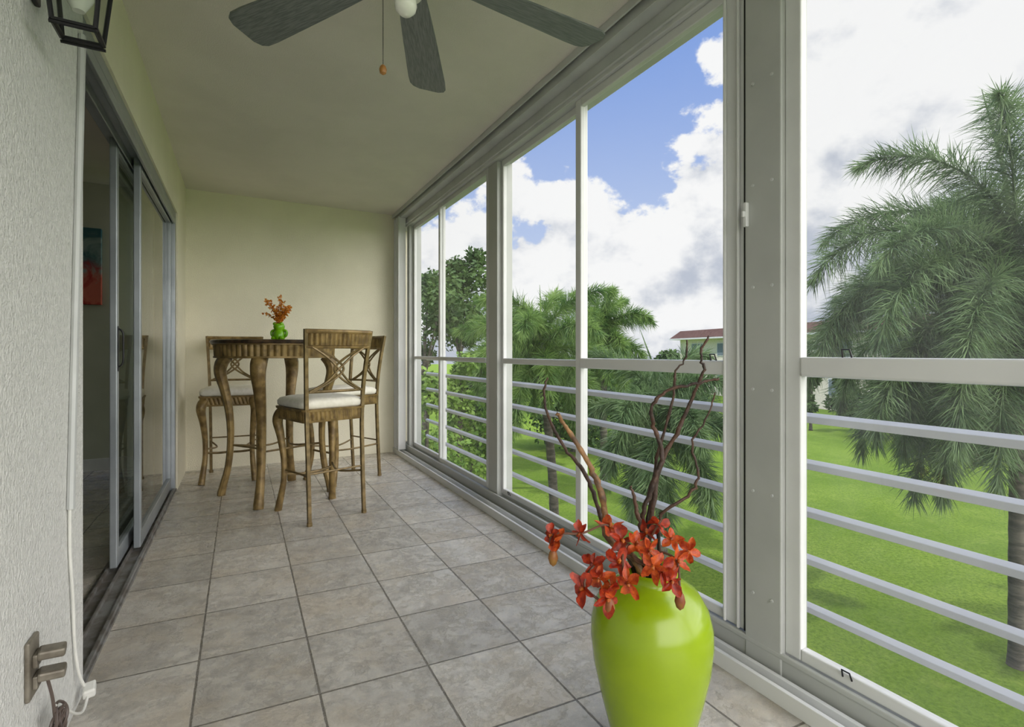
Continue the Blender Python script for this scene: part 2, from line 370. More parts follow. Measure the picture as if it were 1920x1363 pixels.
ch.tube([(-.035,.02,-.345),(-.058,.030,-.347)],.002,6); ch.tube([(-.058,.030,-.345),(-.058,.030,-.585)],.0006,4)
c=ch.build('pull_chain',M['black'],f)
MB().lathe([(0,-.016),(.009,-.01),(.011,0),(.008,.009),(.003,.014)],14,(-.058,.030,-.598)).build('knob',M['wood'],c,smooth=True)
# ------------------------------------------------------------------ wall lantern
w=thing('wall_lantern','black wall lantern with glass sides high on the stucco wall','lantern',(XW,1.50,1.765))
MB().box(0,.012,-.05,.05,.06,.30).build('backplate',M['black'],w,bevel=.004)
def lr(z,h): return [(.090-h,-h,z),(.090+h,-h,z),(.090+h,h,z),(.090-h,h,z)]
b0,b1=lr(.0,.038),lr(.24,.060)
fr=MB()
for i in range(4):
    fr.tube([b0[i],b1[i]],.005,6); fr.tube([b0[i],b0[(i+1)%4]],.006,6); fr.tube([b1[i],b1[(i+1)%4]],.006,6)
q=lr(-.008,.042); fr.tube([q[0],q[1]],.004,6); fr.tube([q[2],q[3]],.004,6)
fr.build('lantern_frame',M['black'],w)
g=MB()
for i in range(4):
    j=(i+1)%4; g.add([b0[i],b0[j],b1[j],b1[i]],[(0,1,2,3)])
g.build('pane',M['lampglass'],w)
MB().loft([lr(.245,.068),lr(.30,.03),lr(.32,.012)]).build('cap',M['black'],w)
MB().tube(spl([(.01,0,.22),(.05,0,.37),(.090,0,.33)]),.007,8).build('arm',M['black'],w,smooth=True)
MB().lathe([(.012,.05),(.028,.08),(.03,.11),(.016,.15),(.012,.2),(.012,.25)],20,(.090,0,0)).build('bulb',M['globe'],w,smooth=True)
# ------------------------------------------------------------------ conduit, cord, outlet
tag(MB().tube([(XW+.008,1.795,.60),(XW+.008,1.91,1.96)],.012,8,sx=.8).build('wall_conduit',M['alu_grey'],smooth=True),'narrow grey conduit strip running up the stucco wall','conduit')
cd=thing('power_cord','thin white cord hanging from the conduit to a plug near the floor','cord',(XW,1.79,.6))
MB().tube(spl([(.006,.006,.0),(.005,.012,-.12),(.007,.03,-.25),(.006,.05,-.38),(.01,.07,-.48),(.02,.085,-.535)]),.004,8).build('cord',M['plastic'],cd,smooth=True)
MB().obox((.03,.095,-.555),(.014,.005,0),(-.003,.020,.005),(0,-.003,.013)).build('plug',M['plastic'],cd,bevel=.005)
MB().tube(spl([(.03,.08,-.562),(.03,.03,-.575),(.03,-.04,-.54),(.03,-.12,-.48),(.03,-.23,-.40)]),.0035,8).build('lead',M['plastic'],cd,smooth=True)
ou=thing('wall_outlet','weathered double wall outlet with open flip covers low on stucco wall','outlet',(XW,1.515,.322))
MB().box(0,.010,-.032,.032,-.066,.066).build('cover_plate',M['outlet'],ou,bevel=.004)
for z in (.028,-.020):
    MB().box(.010,.020,-.020,.020,z-.025,z+.004).build('lid_hinge',M['outlet'],ou,bevel=.003)
    MB().obox((.040,.0,z-.002),(.024,.003,-.002),(-.003,.020,0),(.0005,0,.010)).build('flip_cover',M['outlet'],ou,bevel=.005)
cw=MB()
for k in range(5):
    pts=[]; rr=.030+.004*k
    for j in range(25):
        a=2*PI*j/24; pts.append((.022+.006*math.sin(a*2+k),.0+rr*math.cos(a+k),.0+rr*.8*math.sin(a+k)+.008*math.sin(k*2)))
    cw.tube(pts,.0035,6)
cw.tube(spl([(.02,-.02,.03),(.02,-.04,.09),(.015,-.06,.15)]),.0035,6)
tag(cw.build('wire_coil',M['wire'],smooth=True,loc=(XW+.012,1.585,.14)),'small tangled coil of brown wire hanging under the wall outlet','wire')
# ------------------------------------------------------------------ pub table
def fluted_circle(r,n,amp,z,seg=6):
    return [((r+amp*abs(math.sin(PI*n*k/(n*seg))))*math.cos(2*PI*k/(n*seg)),(r+amp*abs(math.sin(PI*n*k/(n*seg))))*math.sin(2*PI*k/(n*seg)),z) for k in range(n*seg)]
TB=(.23,4.07)
t=thing('pub_table','round bar height table with dark stone top and fluted bronze apron','table',(TB[0],TB[1],0))
MB().lathe([(.41,1.085),(.42,1.09),(.425,1.10),(.42,1.11),(.41,1.114),(0,1.114)],64).build('tabletop',M['stone'],t,smooth=True)
MB().loft([fluted_circle(.388,60,.009,1.0),fluted_circle(.392,60,.010,1.082)]).build('apron',M['bronze'],t,smooth=True,sharp=60)
MB().lathe([(.395,1.078),(.412,1.08),(.412,1.087),(.395,1.087)],64).lathe([(.38,.988),(.402,.99),(.402,1.002),(.38,1.002)],64).build('apron_rim',M['bronze'],t,smooth=True)
for k in range(4):
    a=R(70+90*k); ca,sa=math.cos(a),math.sin(a)
    prof=[(.34,1.0,.05),(.375,.95,.052),(.385,.88,.047),(.355,.76,.038),(.325,.60,.031),(.315,.42,.027),(.33,.22,.026),(.365,.07,.03),(.375,.03,.033),(.378,0,.032)]
    pts=spl([(r_*ca,r_*sa,z) for r_,z,_ in prof],5); rad=spr([q[2] for q in prof],5)
    MB().tube(pts,rad,10,sx=.85,up=(ca,sa,0)).build('leg',M['bronze'],t,smooth=True)
ring=MB()
for k in range(4):
    a0=R(70+90*k);a1=R(160+90*k); am=R(115+90*k)
    ring.tube(spl([(.31*math.cos(a0),.31*math.sin(a0),.36),(.12*math.cos(am),.12*math.sin(am),.34),(.31*math.cos(a1),.31*math.sin(a1),.36)],8),.007,8)
ring.build('stretcher',M['bronze2'],t,smooth=True)
# ------------------------------------------------------------------ bar stools (forward = +x, origin between the rear feet)
def rrect(cx,w,dp,r,z,n=12,amp=0,fl=.03,front=0):
    pts=[]
    for (sx_,sy_,a0) in ((1,1,0),(-1,1,90),(-1,-1,180),(1,-1,270)):
        ccx,ccy=cx+sx_*(w/2-r),sy_*(dp/2-r)
        for j in range(n+1):
            a=R(a0+90*j/n); pts.append((ccx+r*math.cos(a),ccy+r*math.sin(a),z))
    return pts
def flutedrect(cx,w,dp,r,z,amp,pitch):
    base=[Vector(p) for p in rrect(cx,w,dp,r,z,6)]; base.append(base[0]); out=[]; s=0
    seg=[]
    for i in range(len(base)-1):
        L=(base[i+1]-base[i]).length; m=max(1,int(L/(pitch/6)))
        for j in range(m):
            p=base[i].lerp(base[i+1],j/m); tdir=(base[i+1]-base[i]).normalized(); nrm=Vector((tdir.y,-tdir.x,0))
            out.append(p+nrm*amp*abs(math.sin(PI*(s+L*j/m)/pitch)))
        s+=L
    return [tuple(p) for p in out]
def make_stool(label,loc,rz):
    o=thing('bar_stool',label,'bar stool',loc,rz,'bronze bar stools around the pub table')
    # cabriole front legs
    for sg in (-1,1):
        prof=[(.375,.155,.665,.034),(.41,.178,.63,.040),(.425,.188,.58,.036),(.405,.176,.48,.027),(.385,.165,.34,.021),(.385,.165,.2,.02),(.41,.178,.07,.024),(.425,.186,.0,.026)]
        MB().tube(spl([(x,sg*y,z) for x,y,z,_ in prof],5),spr([q[3] for q in prof],5),10,sx=.9,up=(.7,sg*.7,0)).build('leg',M['bronze'],o,smooth=True)
    for sg in (-1,1):
        pts=spl([(-.02,sg*.178,0),(.0,sg*.178,.35),(.012,sg*.182,.66),(-.005,sg*.192,.9),(-.045,sg*.212,1.165)],5)
        q=MB().tube(pts,.0145,4,rot=PI/4); q.tube([(-.02,sg*.178,0),(-.02,sg*.178,.02)],.017,8)
        q.build('back_post',M['bronze2'],o,smooth=True,sharp=30)
    MB().loft([flutedrect(.215,.40,.385,.03,.615,.008,.028),flutedrect(.215,.405,.39,.03,.672,.009,.028)]).build('seat_frame',M['bronze'],o,smooth=True,sharp=60)
    MB().loft([rrect(.215,.43,.415,.035,.670),rrect(.215,.435,.42,.035,.684)]).loft([rrect(.215,.41,.395,.03,.604),rrect(.215,.415,.40,.03,.617)]).build('seat_rim',M['bronze'],o)
    MB().loft([rrect(.22,.40,.38,.05,.684),rrect(.22,.425,.41,.06,.695),rrect(.22,.43,.415,.06,.72),rrect(.22,.41,.395,.07,.738),rrect(.22,.34,.325,.08,.750),rrect(.22,.2,.19,.08,.756)]).build('seat_cushion',M['cushion'],o,smooth=True,sharp=80)
    xz=lambda z:-.005-.04*(z-.9)/.265
    yw=lambda z:.192+.02*(z-.9)/.265
    def rail(z,rz_):
        return spl([(xz(z)-.0,-yw(z),z),(xz(z)-.02,-yw(z)*.5,z),(xz(z)-.026,0,z),(xz(z)-.02,yw(z)*.5,z),(xz(z),yw(z),z)],6)
    q=MB(); vs=[];fs=[];n=96
    for i in range(n+1):
        u=-1+2*i/n
        am=.010*abs(math.sin(PI*(u+1)*7))
        for (z,off) in ((1.07,am),(1.14,am),(1.14,-.012-am),(1.07,-.012-am)):
            y=u*(yw(z)-.01); x=xz(z)-.026*(1-u*u)+off
            vs.append((x,y,z))
    for i in range(n):
        for k in range(4):
            k2=(k+1)%4; fs.append((i*4+k,i*4+k2,(i+1)*4+k2,(i+1)*4+k))
    fs.append((0,1,2,3)); fs.append((n*4+3,n*4+2,n*4+1,n*4)); q.add(vs,fs)
    cr=q.build('backrest',M['bronze'],o,smooth=True,sharp=50)
    q=MB(); q.tube(rail(1.152,0),.015,8,sx=1.0).tube(rail(1.062,0),.011,8); q.build('crest_rail',M['bronze'],o,smooth=True)
    q=MB(); q.tube(rail(.79,0),.009,8); q.build('lower_rail',M['bronze2'],o,smooth=True)
    q=MB(); z0,z1=.79,1.06
    for sg in (-1,1):
        q.tube(spl([(xz(z0)-.012,sg*.15,z0),(xz(.86)-.024,sg*.03,.86),(xz(.925)-.026,-sg*.03,.925),(xz(.99)-.024,sg*.03,.99),(xz(z1)-.012,sg*.15,z1)],7),.0075,6)
        q.tube(spl([(xz(z0)-.012,sg*.17,z0),(xz(.86)-.022,sg*.07,.85),(xz(.925)-.026,0,.925),(xz(.99)-.022,-sg*.08,1.0),(xz(z1)-.012,-sg*.17,z1)],7),.0075,6)
    q.build('lattice',M['bronze2'],o,smooth=True)
    for sg in (-1,1):
        MB().tube(spl([(0,sg*.178,.27),(.19,sg*.11,.25),(.385,sg*.165,.27)],7),.007,8).build('stretcher',M['bronze2'],o,smooth=True)
    MB().tube(spl([(.385,-.165,.24),(.36,-.08,.23),(.35,0,.23),(.36,.08,.23),(.385,.165,.24)],5),.009,8).build('footrest',M['bronze2'],o,smooth=True)
    MB().tube([(0,-.178,.3),(0,.178,.3)],.006,8).build('stretcher',M['bronze2'],o,smooth=True)
    return o
st=make_stool('bar stool in front of the table with its open lattice back towards the camera',(.52,3.28,0),R(108))
dup(st,(.925,4.40,0),R(205),'bar stool between the table and the windows, facing left')
dup(st,(-.05,5.0,0),R(-95),'bar stool behind the table in the left corner against the end wall')
# ------------------------------------------------------------------ small green planter on the table
TV=(.235,3.90,1.114)
v=thing('ceramic_planter','small green ceramic planter with rounded lobes standing on the table','planter',TV)
MB().lathe([(.032,0),(.038,.012),(.040,.035),(.036,.055),(.029,.066),(.034,.08),(.038,.094),(.033,.108),(.024,.116),(.018,.112),(.022,.09),(.018,.07),(0,.068)],32).build('body',M['lime2'],v,smooth=True)
for sg in (-1,1):
    l=Vector((cT,-sT,0))*sg
    MB().tube(spl([l*.026+Vector((0,0,.07)),l*.050+Vector((0,0,.060)),l*.050+Vector((0,0,.035)),l*.034+Vector((0,0,.022))]),.010,8).build('handle',M['lime2'],v,smooth=True)
    fw=Vector((-sT,-cT,0))
    MB().lathe([(0,-.012),(.014,-.008),(.018,0),(.012,.01),(0,.013)],14,tuple(l*.026+fw*.026+Vector((0,0,.013)))).build('foot',M['lime2'],v,smooth=True)
    MB().lathe([(0,-.014),(.012,-.008),(.015,0),(.012,.009),(0,.014)],14,tuple(l*.022+fw*.014+Vector((0,0,.112)))).build('lobe',M['lime2'],v,smooth=True)
M['orange']=leafmat('orange_blossom',srgb(200,106,28),srgb(228,166,66),40,.25)
sg_=thing('flower_sprig','dry orange flower twigs standing in the small green planter','flowers',(TV[0],TV[1],TV[2]+.1))
rr=random.Random(3); q=MB(); q2=MB()
for k in range(16):
    a=rr.uniform(0,2*PI); sp=rr.uniform(.02,.12); hh=rr.uniform(.07,.20)
    pts=spl([(0,0,-.02),(sp*.3*math.cos(a),sp*.3*math.sin(a),hh*.45),(sp*math.cos(a+.3),sp*math.sin(a+.3),hh)],4); q.tube(pts,.0016,5)
    for p in pts[3:]:
        for j in range(5):
            e=Vector((rr.uniform(-1,1),rr.uniform(-1,1),rr.uniform(-.5,1))).normalized(); c_=p+e*.012; s=rr.uniform(.008,.016)
            u=e.orthogonal().normalized(); w_=e.cross(u)
            q2.add([c_-u*s*.5,c_+e*s+w_*s*.6,c_+u*s*.5,c_-e*s*.3-w_*s*.6],[(0,1,2,3)])
            q2.add([c_-w_*s*.6,c_+e*s,c_+w_*s*.6],[(0,1,2)])
q.build('twigs',M['twig'],sg_); q2.build('blossoms',M['orange'],sg_)
# ------------------------------------------------------------------ floor vase with branches and orchids
VA=P(1220,0,1.28); VA=Vector((VA.x,VA.y,0))
vprof=[(0,0),(.082,0),(.088,.012),(.106,.08),(.130,.17),(.148,.25),(.155,.31),(.154,.35),(.144,.39),(.122,.427),(.09,.448),(.072,.458),(.068,.47),(.072,.482),(.066,.486),(.058,.478),(.058,.455),(.08,.43),(.13,.37),(.13,.25),(.085,.05),(0,.03)]
tag(MB().lathe([(r_*.965,z_) for r_,z_ in vprof],72).build('floor_vase',M['lime'],smooth=True,loc=VA,sharp=70),'large glossy lime green floor vase on the tiles in the foreground','vase')
def branch(pts,rad,off,label,m,fm=None):
    ps=[VA+Vector((off[0]*.5,off[1]*.5,.12)),VA+Vector((off[0],off[1],.47))]+[P(*p) for p in pts]
    n=len(ps); rads=[rad*(1-.68*i/(n-1)) for i in range(n)]
    sp=spl(ps,7); rs=spr(rads,7); r_=random.Random(len(pts)+int(pts[0][0]))
    for i in range(15,len(sp)-1):
        if i%3==0: sp[i]=sp[i]+Vector((r_.uniform(-1,1),r_.uniform(-1,1),r_.uniform(-.6,.6)))*.0055
    rs=[x*(1+.2*r_.uniform(-1,1)) for x in rs]
    tag(MB().tube(sp,rs,9).build('willow_branch',m,smooth=True,sharp=80),label,'branch','curly branches in the floor vase')
branch([(1142,1010,1.28),(1130,935,1.28),(1110,880,1.29),(1074,820,1.30),(1054,790,1.30),(1046,774,1.30)],.0118,(-.03,.0),'thickest pale brown branch leaning left in the lime vase, blunt tip',M['bark2'])
branch([(1138,1000,1.30),(1112,925,1.32),(1092,880,1.33),(1056,835,1.34),(1030,785,1.34),(1020,742,1.34),(1027,708,1.34)],.0075,(-.035,.02),'thin branch curling furthest left in the lime vase',M['bark'])
branch([(1208,1005,1.27),(1206,958,1.27),(1228,900,1.27),(1241,850,1.28),(1227,800,1.28),(1222,762,1.27),(1252,732,1.26),(1312,717,1.25),(1347,710,1.25)],.0088,(.0,.01),'branch ending in a long horizontal hook to the right in the lime vase',M['bark'])
branch([(1218,1000,1.30),(1236,880,1.31),(1272,805,1.31),(1300,742,1.31),(1319,692,1.30),(1314,662,1.30),(1329,630,1.30)],.0082,(.015,.02),'tallest dark branch rising right in the lime vase',M['bark'])
branch([(1214,985,1.32),(1232,860,1.33),(1262,748,1.33),(1266,700,1.33),(1286,668,1.33),(1288,638,1.33)],.006,(.005,.03),'upright thin branch with a kinked tip left of the tallest one in the lime vase',M['bark'])
branch([(1238,972,1.27),(1288,930,1.26),(1309,888,1.26),(1299,832,1.26),(1330,772,1.26),(1341,736,1.26)],.0055,(.03,.0),'wavy thin branch furthest right in the lime vase',M['bark'])
branch([(1200,985,1.25),(1192,948,1.25),(1184,912,1.25)],.009,(-.005,-.02),'short blunt stub of branch in the middle of the lime vase',M['bark'])
def orchid(spray,c,nrm,size,rg):
    nrm=nrm.normalized(); u=nrm.orthogonal().normalized(); w_=nrm.cross(u); q=MB(); a0=rg.uniform(0,2*PI)
    for k in range(5):
        a=a0+2*PI*k/5+rg.uniform(-.25,.25); dr=u*math.cos(a)+w_*math.sin(a); sd=nrm.cross(dr)
        L=size*rg.uniform(.8,1.2); W=size*(.25 if k%2 else .36); cu=rg.uniform(-.4,.8); tw=rg.uniform(-.6,.6)
        vs=[];fs=[]
        prof=[(0.05,.25,0),(.25,.75,.08),(.48,1.0,.11),(.68,.9,.07),(.86,.6,.0),(1.0,.08,-.14)]
        for (t_,ww,h) in prof:
            for s_ in (-1,-.5,0,.5,1):
                rf=rg.uniform(-.05,.05) if abs(s_)==1 else 0
                vs.append(c+dr*L*(t_+rf)+sd*W*(ww+rf)*s_*.9+nrm*(size*(h+cu*t_*t_+tw*t_*ww*s_+rf)-(.2*size*ww*(1-abs(s_)))))
        for i in range(5):
            for j in range(4): fs.append((i*5+j,i*5+j+1,(i+1)*5+j+1,(i+1)*5+j))
        q.add(vs,fs)
    fl=q.build('flower',M['orchid2'] if rg.random()<.45 else M['orchid'],spray,smooth=True,sharp=80)
    fl_=MB()
    fl_.tube([c-nrm*size*.05,c+nrm*size*.12,c+nrm*size*.28+u*size*.08,c+nrm*size*.34+u*size*.2],[size*.05,size*.12,size*.13,size*.03],7)
    fl_.build('lip',M['lip'],fl,smooth=True)
sprays=[
 ('orange red orchid spray reaching furthest left over the vase rim',[(1172,1030,1.25),(1140,985,1.24),(1090,1000,1.21),(1035,1003,1.2)],[(1037,1045,1.2)],[(1145,990,1.24),(1088,1000,1.21),(1035,1003,1.2),(1048,1012,1.19)]),
 ('orange red orchid spray drooping lowest on the left front of the vase',[(1172,1040,1.22),(1150,1040,1.17),(1115,1060,1.13),(1097,1100,1.11)],[(1143,1138,1.09)],[(1112,1058,1.13),(1094,1104,1.11),(1124,1086,1.11),(1146,1098,1.1),(1140,1122,1.09)]),
 ('orange red orchid spray in the middle of the vase mouth',[(1190,1050,1.24),(1180,1020,1.2),(1168,1040,1.15),(1170,1080,1.12)],[],[(1165,1012,1.2),(1192,1022,1.18),(1160,1056,1.14),(1178,1092,1.11)]),
 ('orange red orchid spray standing highest at right of the branches',[(1205,1050,1.24),(1215,1020,1.22),(1230,990,1.21),(1240,975,1.21)],[],[(1232,982,1.21),(1258,1010,1.2),(1218,1032,1.17),(1212,1000,1.22)]),
 ('orange red orchid spray drooping over the right of the vase with a bud',[(1210,1050,1.24),(1235,1035,1.18),(1268,1050,1.15),(1274,1090,1.13)],[(1275,1126,1.12)],[(1270,1052,1.15),(1290,1034,1.17),(1242,1070,1.12),(1258,1090,1.12),(1226,1062,1.12)]),
]
for i,(lab,stem,buds,fls) in enumerate(sprays):
    rg=random.Random(20+i); o=thing('orchid_spray',lab,'flowers',VA+Vector((0,0,.4)),group='orchid sprays in the floor vase'); org=o.location.copy()
    sp=[Vector((0,0,.02)),Vector((0,0,.08))]+[P(*p)-org for p in stem]+[P(*p)-org for p in buds]
    MB().tube(spl(sp,6),.0028,6).build('stem',M['stem'],o,smooth=True)
    axis=VA+Vector((0,0,.44))
    for (px,py,dd) in fls:
        p=P(px,py,dd); nr=(p-axis).normalized()+Vector((-.25,-.55,.1))+Vector((rg.uniform(-.9,.9),rg.uniform(-.8,.8),rg.uniform(-.6,.7)))
        orchid(o,p-org,nr,rg.uniform(.028,.036),rg)
    for (px,py,dd) in buds:
        p=P(px,py,dd)-org; MB().lathe([(0,-.022),(.008,-.015),(.012,-.002),(.009,.012),(.003,.02)],12,tuple(p)).build('bud',M['bud'],o,smooth=True)
# ------------------------------------------------------------------ outdoors
GZ=-3.0
S(MB().add([(-60,-120,GZ),(180,-120,GZ),(180,160,GZ),(-60,160,GZ)],[(0,1,2,3)]).build('lawn',M['grass']),'wide mown green lawn below the balcony','lawn')
def leaflet(q,b,d0,ll,w,side,droop):
    mid=b+d0*ll*.55-Vector((0,0,droop*ll*.12)); tip=b+d0*ll-Vector((0,0,droop*ll*.5))
    q.add([b-side*w*.4,b+side*w*.4,mid+side*w*.5,mid-side*w*.5,tip],[(0,1,2,3),(3,2,4)])
def frond(base,az,el,L,leaf,rg,droop,n=46,k=6,w=.03):
    q=MB(); p=Vector(base); pts=[]; dirs=[]
    for i in range(n+1):
        s=i/n; e=max(-1.5,el-droop*s**1.25); dv=Vector((math.cos(e)*math.cos(az),math.cos(e)*math.sin(az),math.sin(e)))
        pts.append(p.copy()); dirs.append(dv); p=p+dv*L/n
    q.tube(pts[::4]+[pts[-1]],[.022*(1-.85*i/len(pts[::4])) for i in range(len(pts[::4])+1)],5)
    for i in range(int(n*.10),n+1):
        s=i/n; tdir=dirs[i]; u=tdir.cross(Vector((0,0,1)))
        if u.length<.05: u=Vector((1,0,0))
        u.normalize(); v_=u.cross(tdir)
        ln=leaf*(math.sin(PI*min(1,(s*.80+.14)))**.45)
        for j in range(k):
            a=rg.uniform(0,2*PI); le=R(rg.uniform(32,78)) if s<.93 else R(rg.uniform(10,50))
            d0=(tdir*math.cos(le)+(u*math.cos(a)+v_*math.sin(a))*math.sin(le)).normalized()
            sd=d0.cross(Vector((rg.uniform(-1,1),rg.uniform(-1,1),rg.uniform(-1,1)))).normalized()
            leaflet(q,pts[i].lerp(pts[max(i-1,0)],rg.random()),d0,ln*rg.uniform(.65,1.25),w,sd,rg.uniform(.1,.8))
    return q
def palm(px,d,zc,L,leaf,nf,label,seed,m,tr=.11,az0=0,lean=(0,0),inflo=False,k=6,w=.03,elr=(80,-25),extra=(),spear=(.02,.1,.62),sw=1.0):
    rg=random.Random(seed); b=P(px,660,d); loc=Vector((b.x,b.y,GZ))
    o=thing('palm_tree',label,'palm tree',loc,group='palms on the lawn'); hz=zc-GZ
    top=Vector((lean[0],lean[1],hz)); sh=.75
    n=28; pts=[];rad=[]
    for i in range(n+1):
        s=i/n; z=(hz-sh)*s; pts.append(Vector((lean[0]*s*s,lean[1]*s*s,z))); rad.append(tr*(1.15-.25*s)*(1.03 if i%2 else .97)*(1.2 if i==0 else 1))
    MB().tube(pts,rad,12).build('trunk',M['trunk'],o,smooth=True,sharp=80)
    MB().tube(spl([pts[-1]-Vector((0,0,.03)),pts[-1].lerp(top,.4),top,top+Vector((0,0,.12))],4),spr([tr*1.05,tr*.95,tr*.6,tr*.25],4),12).build('crownshaft',M['shaft'],o,smooth=True)
    for i in range(nf):
        az=az0+i*2.39996+rg.uniform(-.15,.15); f_=i/(nf-1)
        el=R(elr[0]+(elr[1]-elr[0])*f_+rg.uniform(-8,8)); dr=R(62+50*rg.random()+18*f_)
        frond(top-Vector((0,0,.55*f_)),az,el,L*rg.uniform(.88,1.08),leaf,rg,dr,k=k,w=w).build('frond',m,o)
    for (az,el,dr,LL) in extra:
        frond(top-Vector((0,0,.3)),az,R(el),LL,leaf,rg,R(dr),k=k,w=w).build('frond',m,o)
    MB().tube([top,top+Vector((spear[0]*.4,spear[1]*.4,L*spear[2]*.55)),top+Vector((spear[0],spear[1],L*spear[2]))],[.03*sw,.02*sw,.004],6).build('spear_leaf',m,o)
    if inflo:
        q=MB(); b0=pts[-1]-Vector((0,0,.02))
        for a in range(30):
            az=rg.uniform(0,2*PI); st_=b0+Vector((math.cos(az)*tr,math.sin(az)*tr,0)); rr_=rg.uniform(.25,.8); dz=rg.uniform(.9,1.9)
            c_=[st_,st_+Vector((math.cos(az)*rr_*.6,math.sin(az)*rr_*.6,.0)),st_+Vector((math.cos(az)*rr_,math.sin(az)*rr_,-dz*.5)),st_+Vector((math.cos(az)*rr_*1.05,math.sin(az)*rr_*1.05,-dz))]
            sp=spl(c_,6); q.tube(sp,.006,4)
            for p in sp[5:]:
                for j in range(6):
                    d0=Vector((rg.uniform(-1,1),rg.uniform(-1,1),rg.uniform(-1.2,.2))).normalized(); leaflet(q,p,d0,rg.uniform(.06,.14),.02,d0.orthogonal().normalized(),.4)
        q.build('flower_cluster',M['flowerstalk'],o)
    return o
LA=math.atan2(sT,-cT)   # bearing of the palm's side that faces the left of the lawn
palm(1908,6.5,2.2,2.75,.46,27,'largest palm close outside the nearest screened window',11,M['palm'],.085,az0=2.55,inflo=True,k=29,w=.010,elr=(80,-35),
     extra=[(LA,48,110,3.1),(LA+.35,28,104,3.1),(LA-.35,10,90,3.0),(LA+.1,-14,72,3.0),(LA+.7,-30,58,3.0),(LA-.6,-30,58,3.0),(LA+.25,-46,42,3.0),(LA-.2,-52,36,3.1),(LA+1.3,-40,48,2.8),(LA-1.2,-40,48,2.8),(LA+.55,-8,85,3.0),(LA-.15,26,112,3.0)],spear=(-.46*cT,.46*sT,.80),sw=1.3)
palm(1040,10.5,1.3,1.85,.38,20,'palm with a bare slanting trunk framed in the middle window',12,M['palm_b'],.09,az0=.6,lean=(-.2,.2),k=19,w=.0125)
palm(1132,15.5,1.75,1.85,.42,19,'palm standing behind and taller, right of the slanting palm',13,M['palm_b'],.10,az0=1.9,k=17,w=.017,spear=(.1,.1,.8))
palm(1240,8.8,.1,1.65,.38,21,'lower palm standing behind the dark twigs',14,M['palm'],.10,az0=.2,k=19,w=.0125,elr=(70,-40),spear=(-.3,.2,.8))
palm(945,15,1.4,1.8,.42,18,'palm partly hidden by the post left of the middle window',15,M['palm_b'],.09,az0=1.1,k=15,w=.02)
def tree(px,d,z0,z1,rx,label,seed,m,name='leafy_tree',n=2600,ls=.16,blobs=9,cat='tree',trunk=True,ry=None,group='trees beyond the lawn'):
    rg=random.Random(seed); b=P(px,660,d); o=thing(name,label,cat,(b.x,b.y,GZ),group=group)
    q=MB(); bl=[]; h0,h1=z0-GZ,z1-GZ; hh=h1-h0
    for i in range(blobs):
        f_=(i+.5)/blobs; rad=rx*(.45+.3*rg.random())*(math.sin(PI*(.18+.74*f_)))
        a=rg.uniform(0,2*PI); off=rx*.55*math.sqrt(rg.random())
        bl.append((Vector((off*math.cos(a),off*math.sin(a),h0+rad*.7+(hh-1.5*rad)*f_)),rad))
    per=n//blobs
    for c_,rad in bl:
        for j in range(per):
            e=Vector((rg.gauss(0,1),rg.gauss(0,1),rg.gauss(0,1))).normalized(); p=c_+e*rad*(.55+.5*rg.random())
            d0=Vector((rg.uniform(-1,1),rg.uniform(-1,1),rg.uniform(-.8,.6))).normalized(); sd=d0.cross(e+Vector((.01,.02,.03))).normalized(); s=ls*rg.uniform(.6,1.3)
            q.add([p,p+d0*s*.5+sd*s*.28,p+d0*s,p+d0*s*.5-sd*s*.28],[(0,1,2,3)])
    q.build('foliage',m,o)
    if trunk:
        t_=MB(); t_.tube(spl([(0,0,0),(.05,.03,h0*.6),(0,0,h0+hh*.4)],5),spr([.05*rx+.08,.04*rx+.05,.03],5),8)
        for c_,rad in bl[::2]: t_.tube([(0,0,h0*.8+hh*.1),tuple(c_)],[.05,.02],6)
        t_.build('trunk',M['trunk'],o,smooth=True)
    return o
tree(862,22,1.2,5.7,1.9,'tall dark tree seen through the far end windows',31,M['tree'],n=5200,ls=.24,blobs=12)
tree(795,18,.5,4.0,1.4,'dark tree half hidden behind the far window frame',32,M['tree'],n=3200,ls=.2)
tree(862,9.5,-2.7,1.1,.75,'light green feathery shrub outside the second far window',33,M['shrub'],n=7500,ls=.10,blobs=16,name='leafy_shrub',cat='shrub')
tree(790,7.6,-2.7,1.1,.6,'light green feathery shrub outside the farthest window',34,M['shrub'],n=4800,ls=.09,blobs=14,name='leafy_shrub',cat='shrub')
tree(895,18.5,-2.8,1.2,1.3,'dark bush filling the gap behind the far post',35,M['tree'],n=3600,ls=.2,blobs=12,name='leafy_shrub',cat='shrub')
tree(1075,20.5,-2.9,.6,1.8,'dark bush under the middle palms',36,M['hedge'],n=5000,ls=.2,blobs=14,name='leafy_shrub',cat='shrub')
tree(1190,25,-2.9,.7,2.0,'round bush behind the lower palm',37,M['hedge'],n=5000,ls=.24,blobs=14,name='leafy_shrub',cat='shrub')
tree(1295,29,-2.9,.2,1.5,'small dark tree before the far end of the pale building',38,M['hedge'],n=3400,ls=.26,blobs=12)
tree(1520,26,-2.6,1.7,.6,'narrow dark tree beside the post in front of the pale building',39,M['hedge'],n=3000,ls=.22)
tree(1585,28,-2.9,.5,1.0,'low bush in front of the pale building behind the big palm',40,M['hedge'],n=3000,ls=.24,name='leafy_shrub',cat='shrub')
tree(1650,23.5,-2.9,.4,1.2,'broad bush before the pale building left of the big palm trunk',46,M['hedge'],n=3400,ls=.22,name='leafy_shrub',cat='shrub')
tree(1735,21,-2.9,-.6,1.2,'low bush at the pale wall right of the bushes',41,M['hedge'],n=3000,ls=.22,name='leafy_shrub',cat='shrub')
tree(1850,18.5,-2.9,-.6,1.1,'bush against the pale wall directly behind the big palm trunk',47,M['hedge'],n=3400,ls=.2,name='leafy_shrub',cat='shrub')
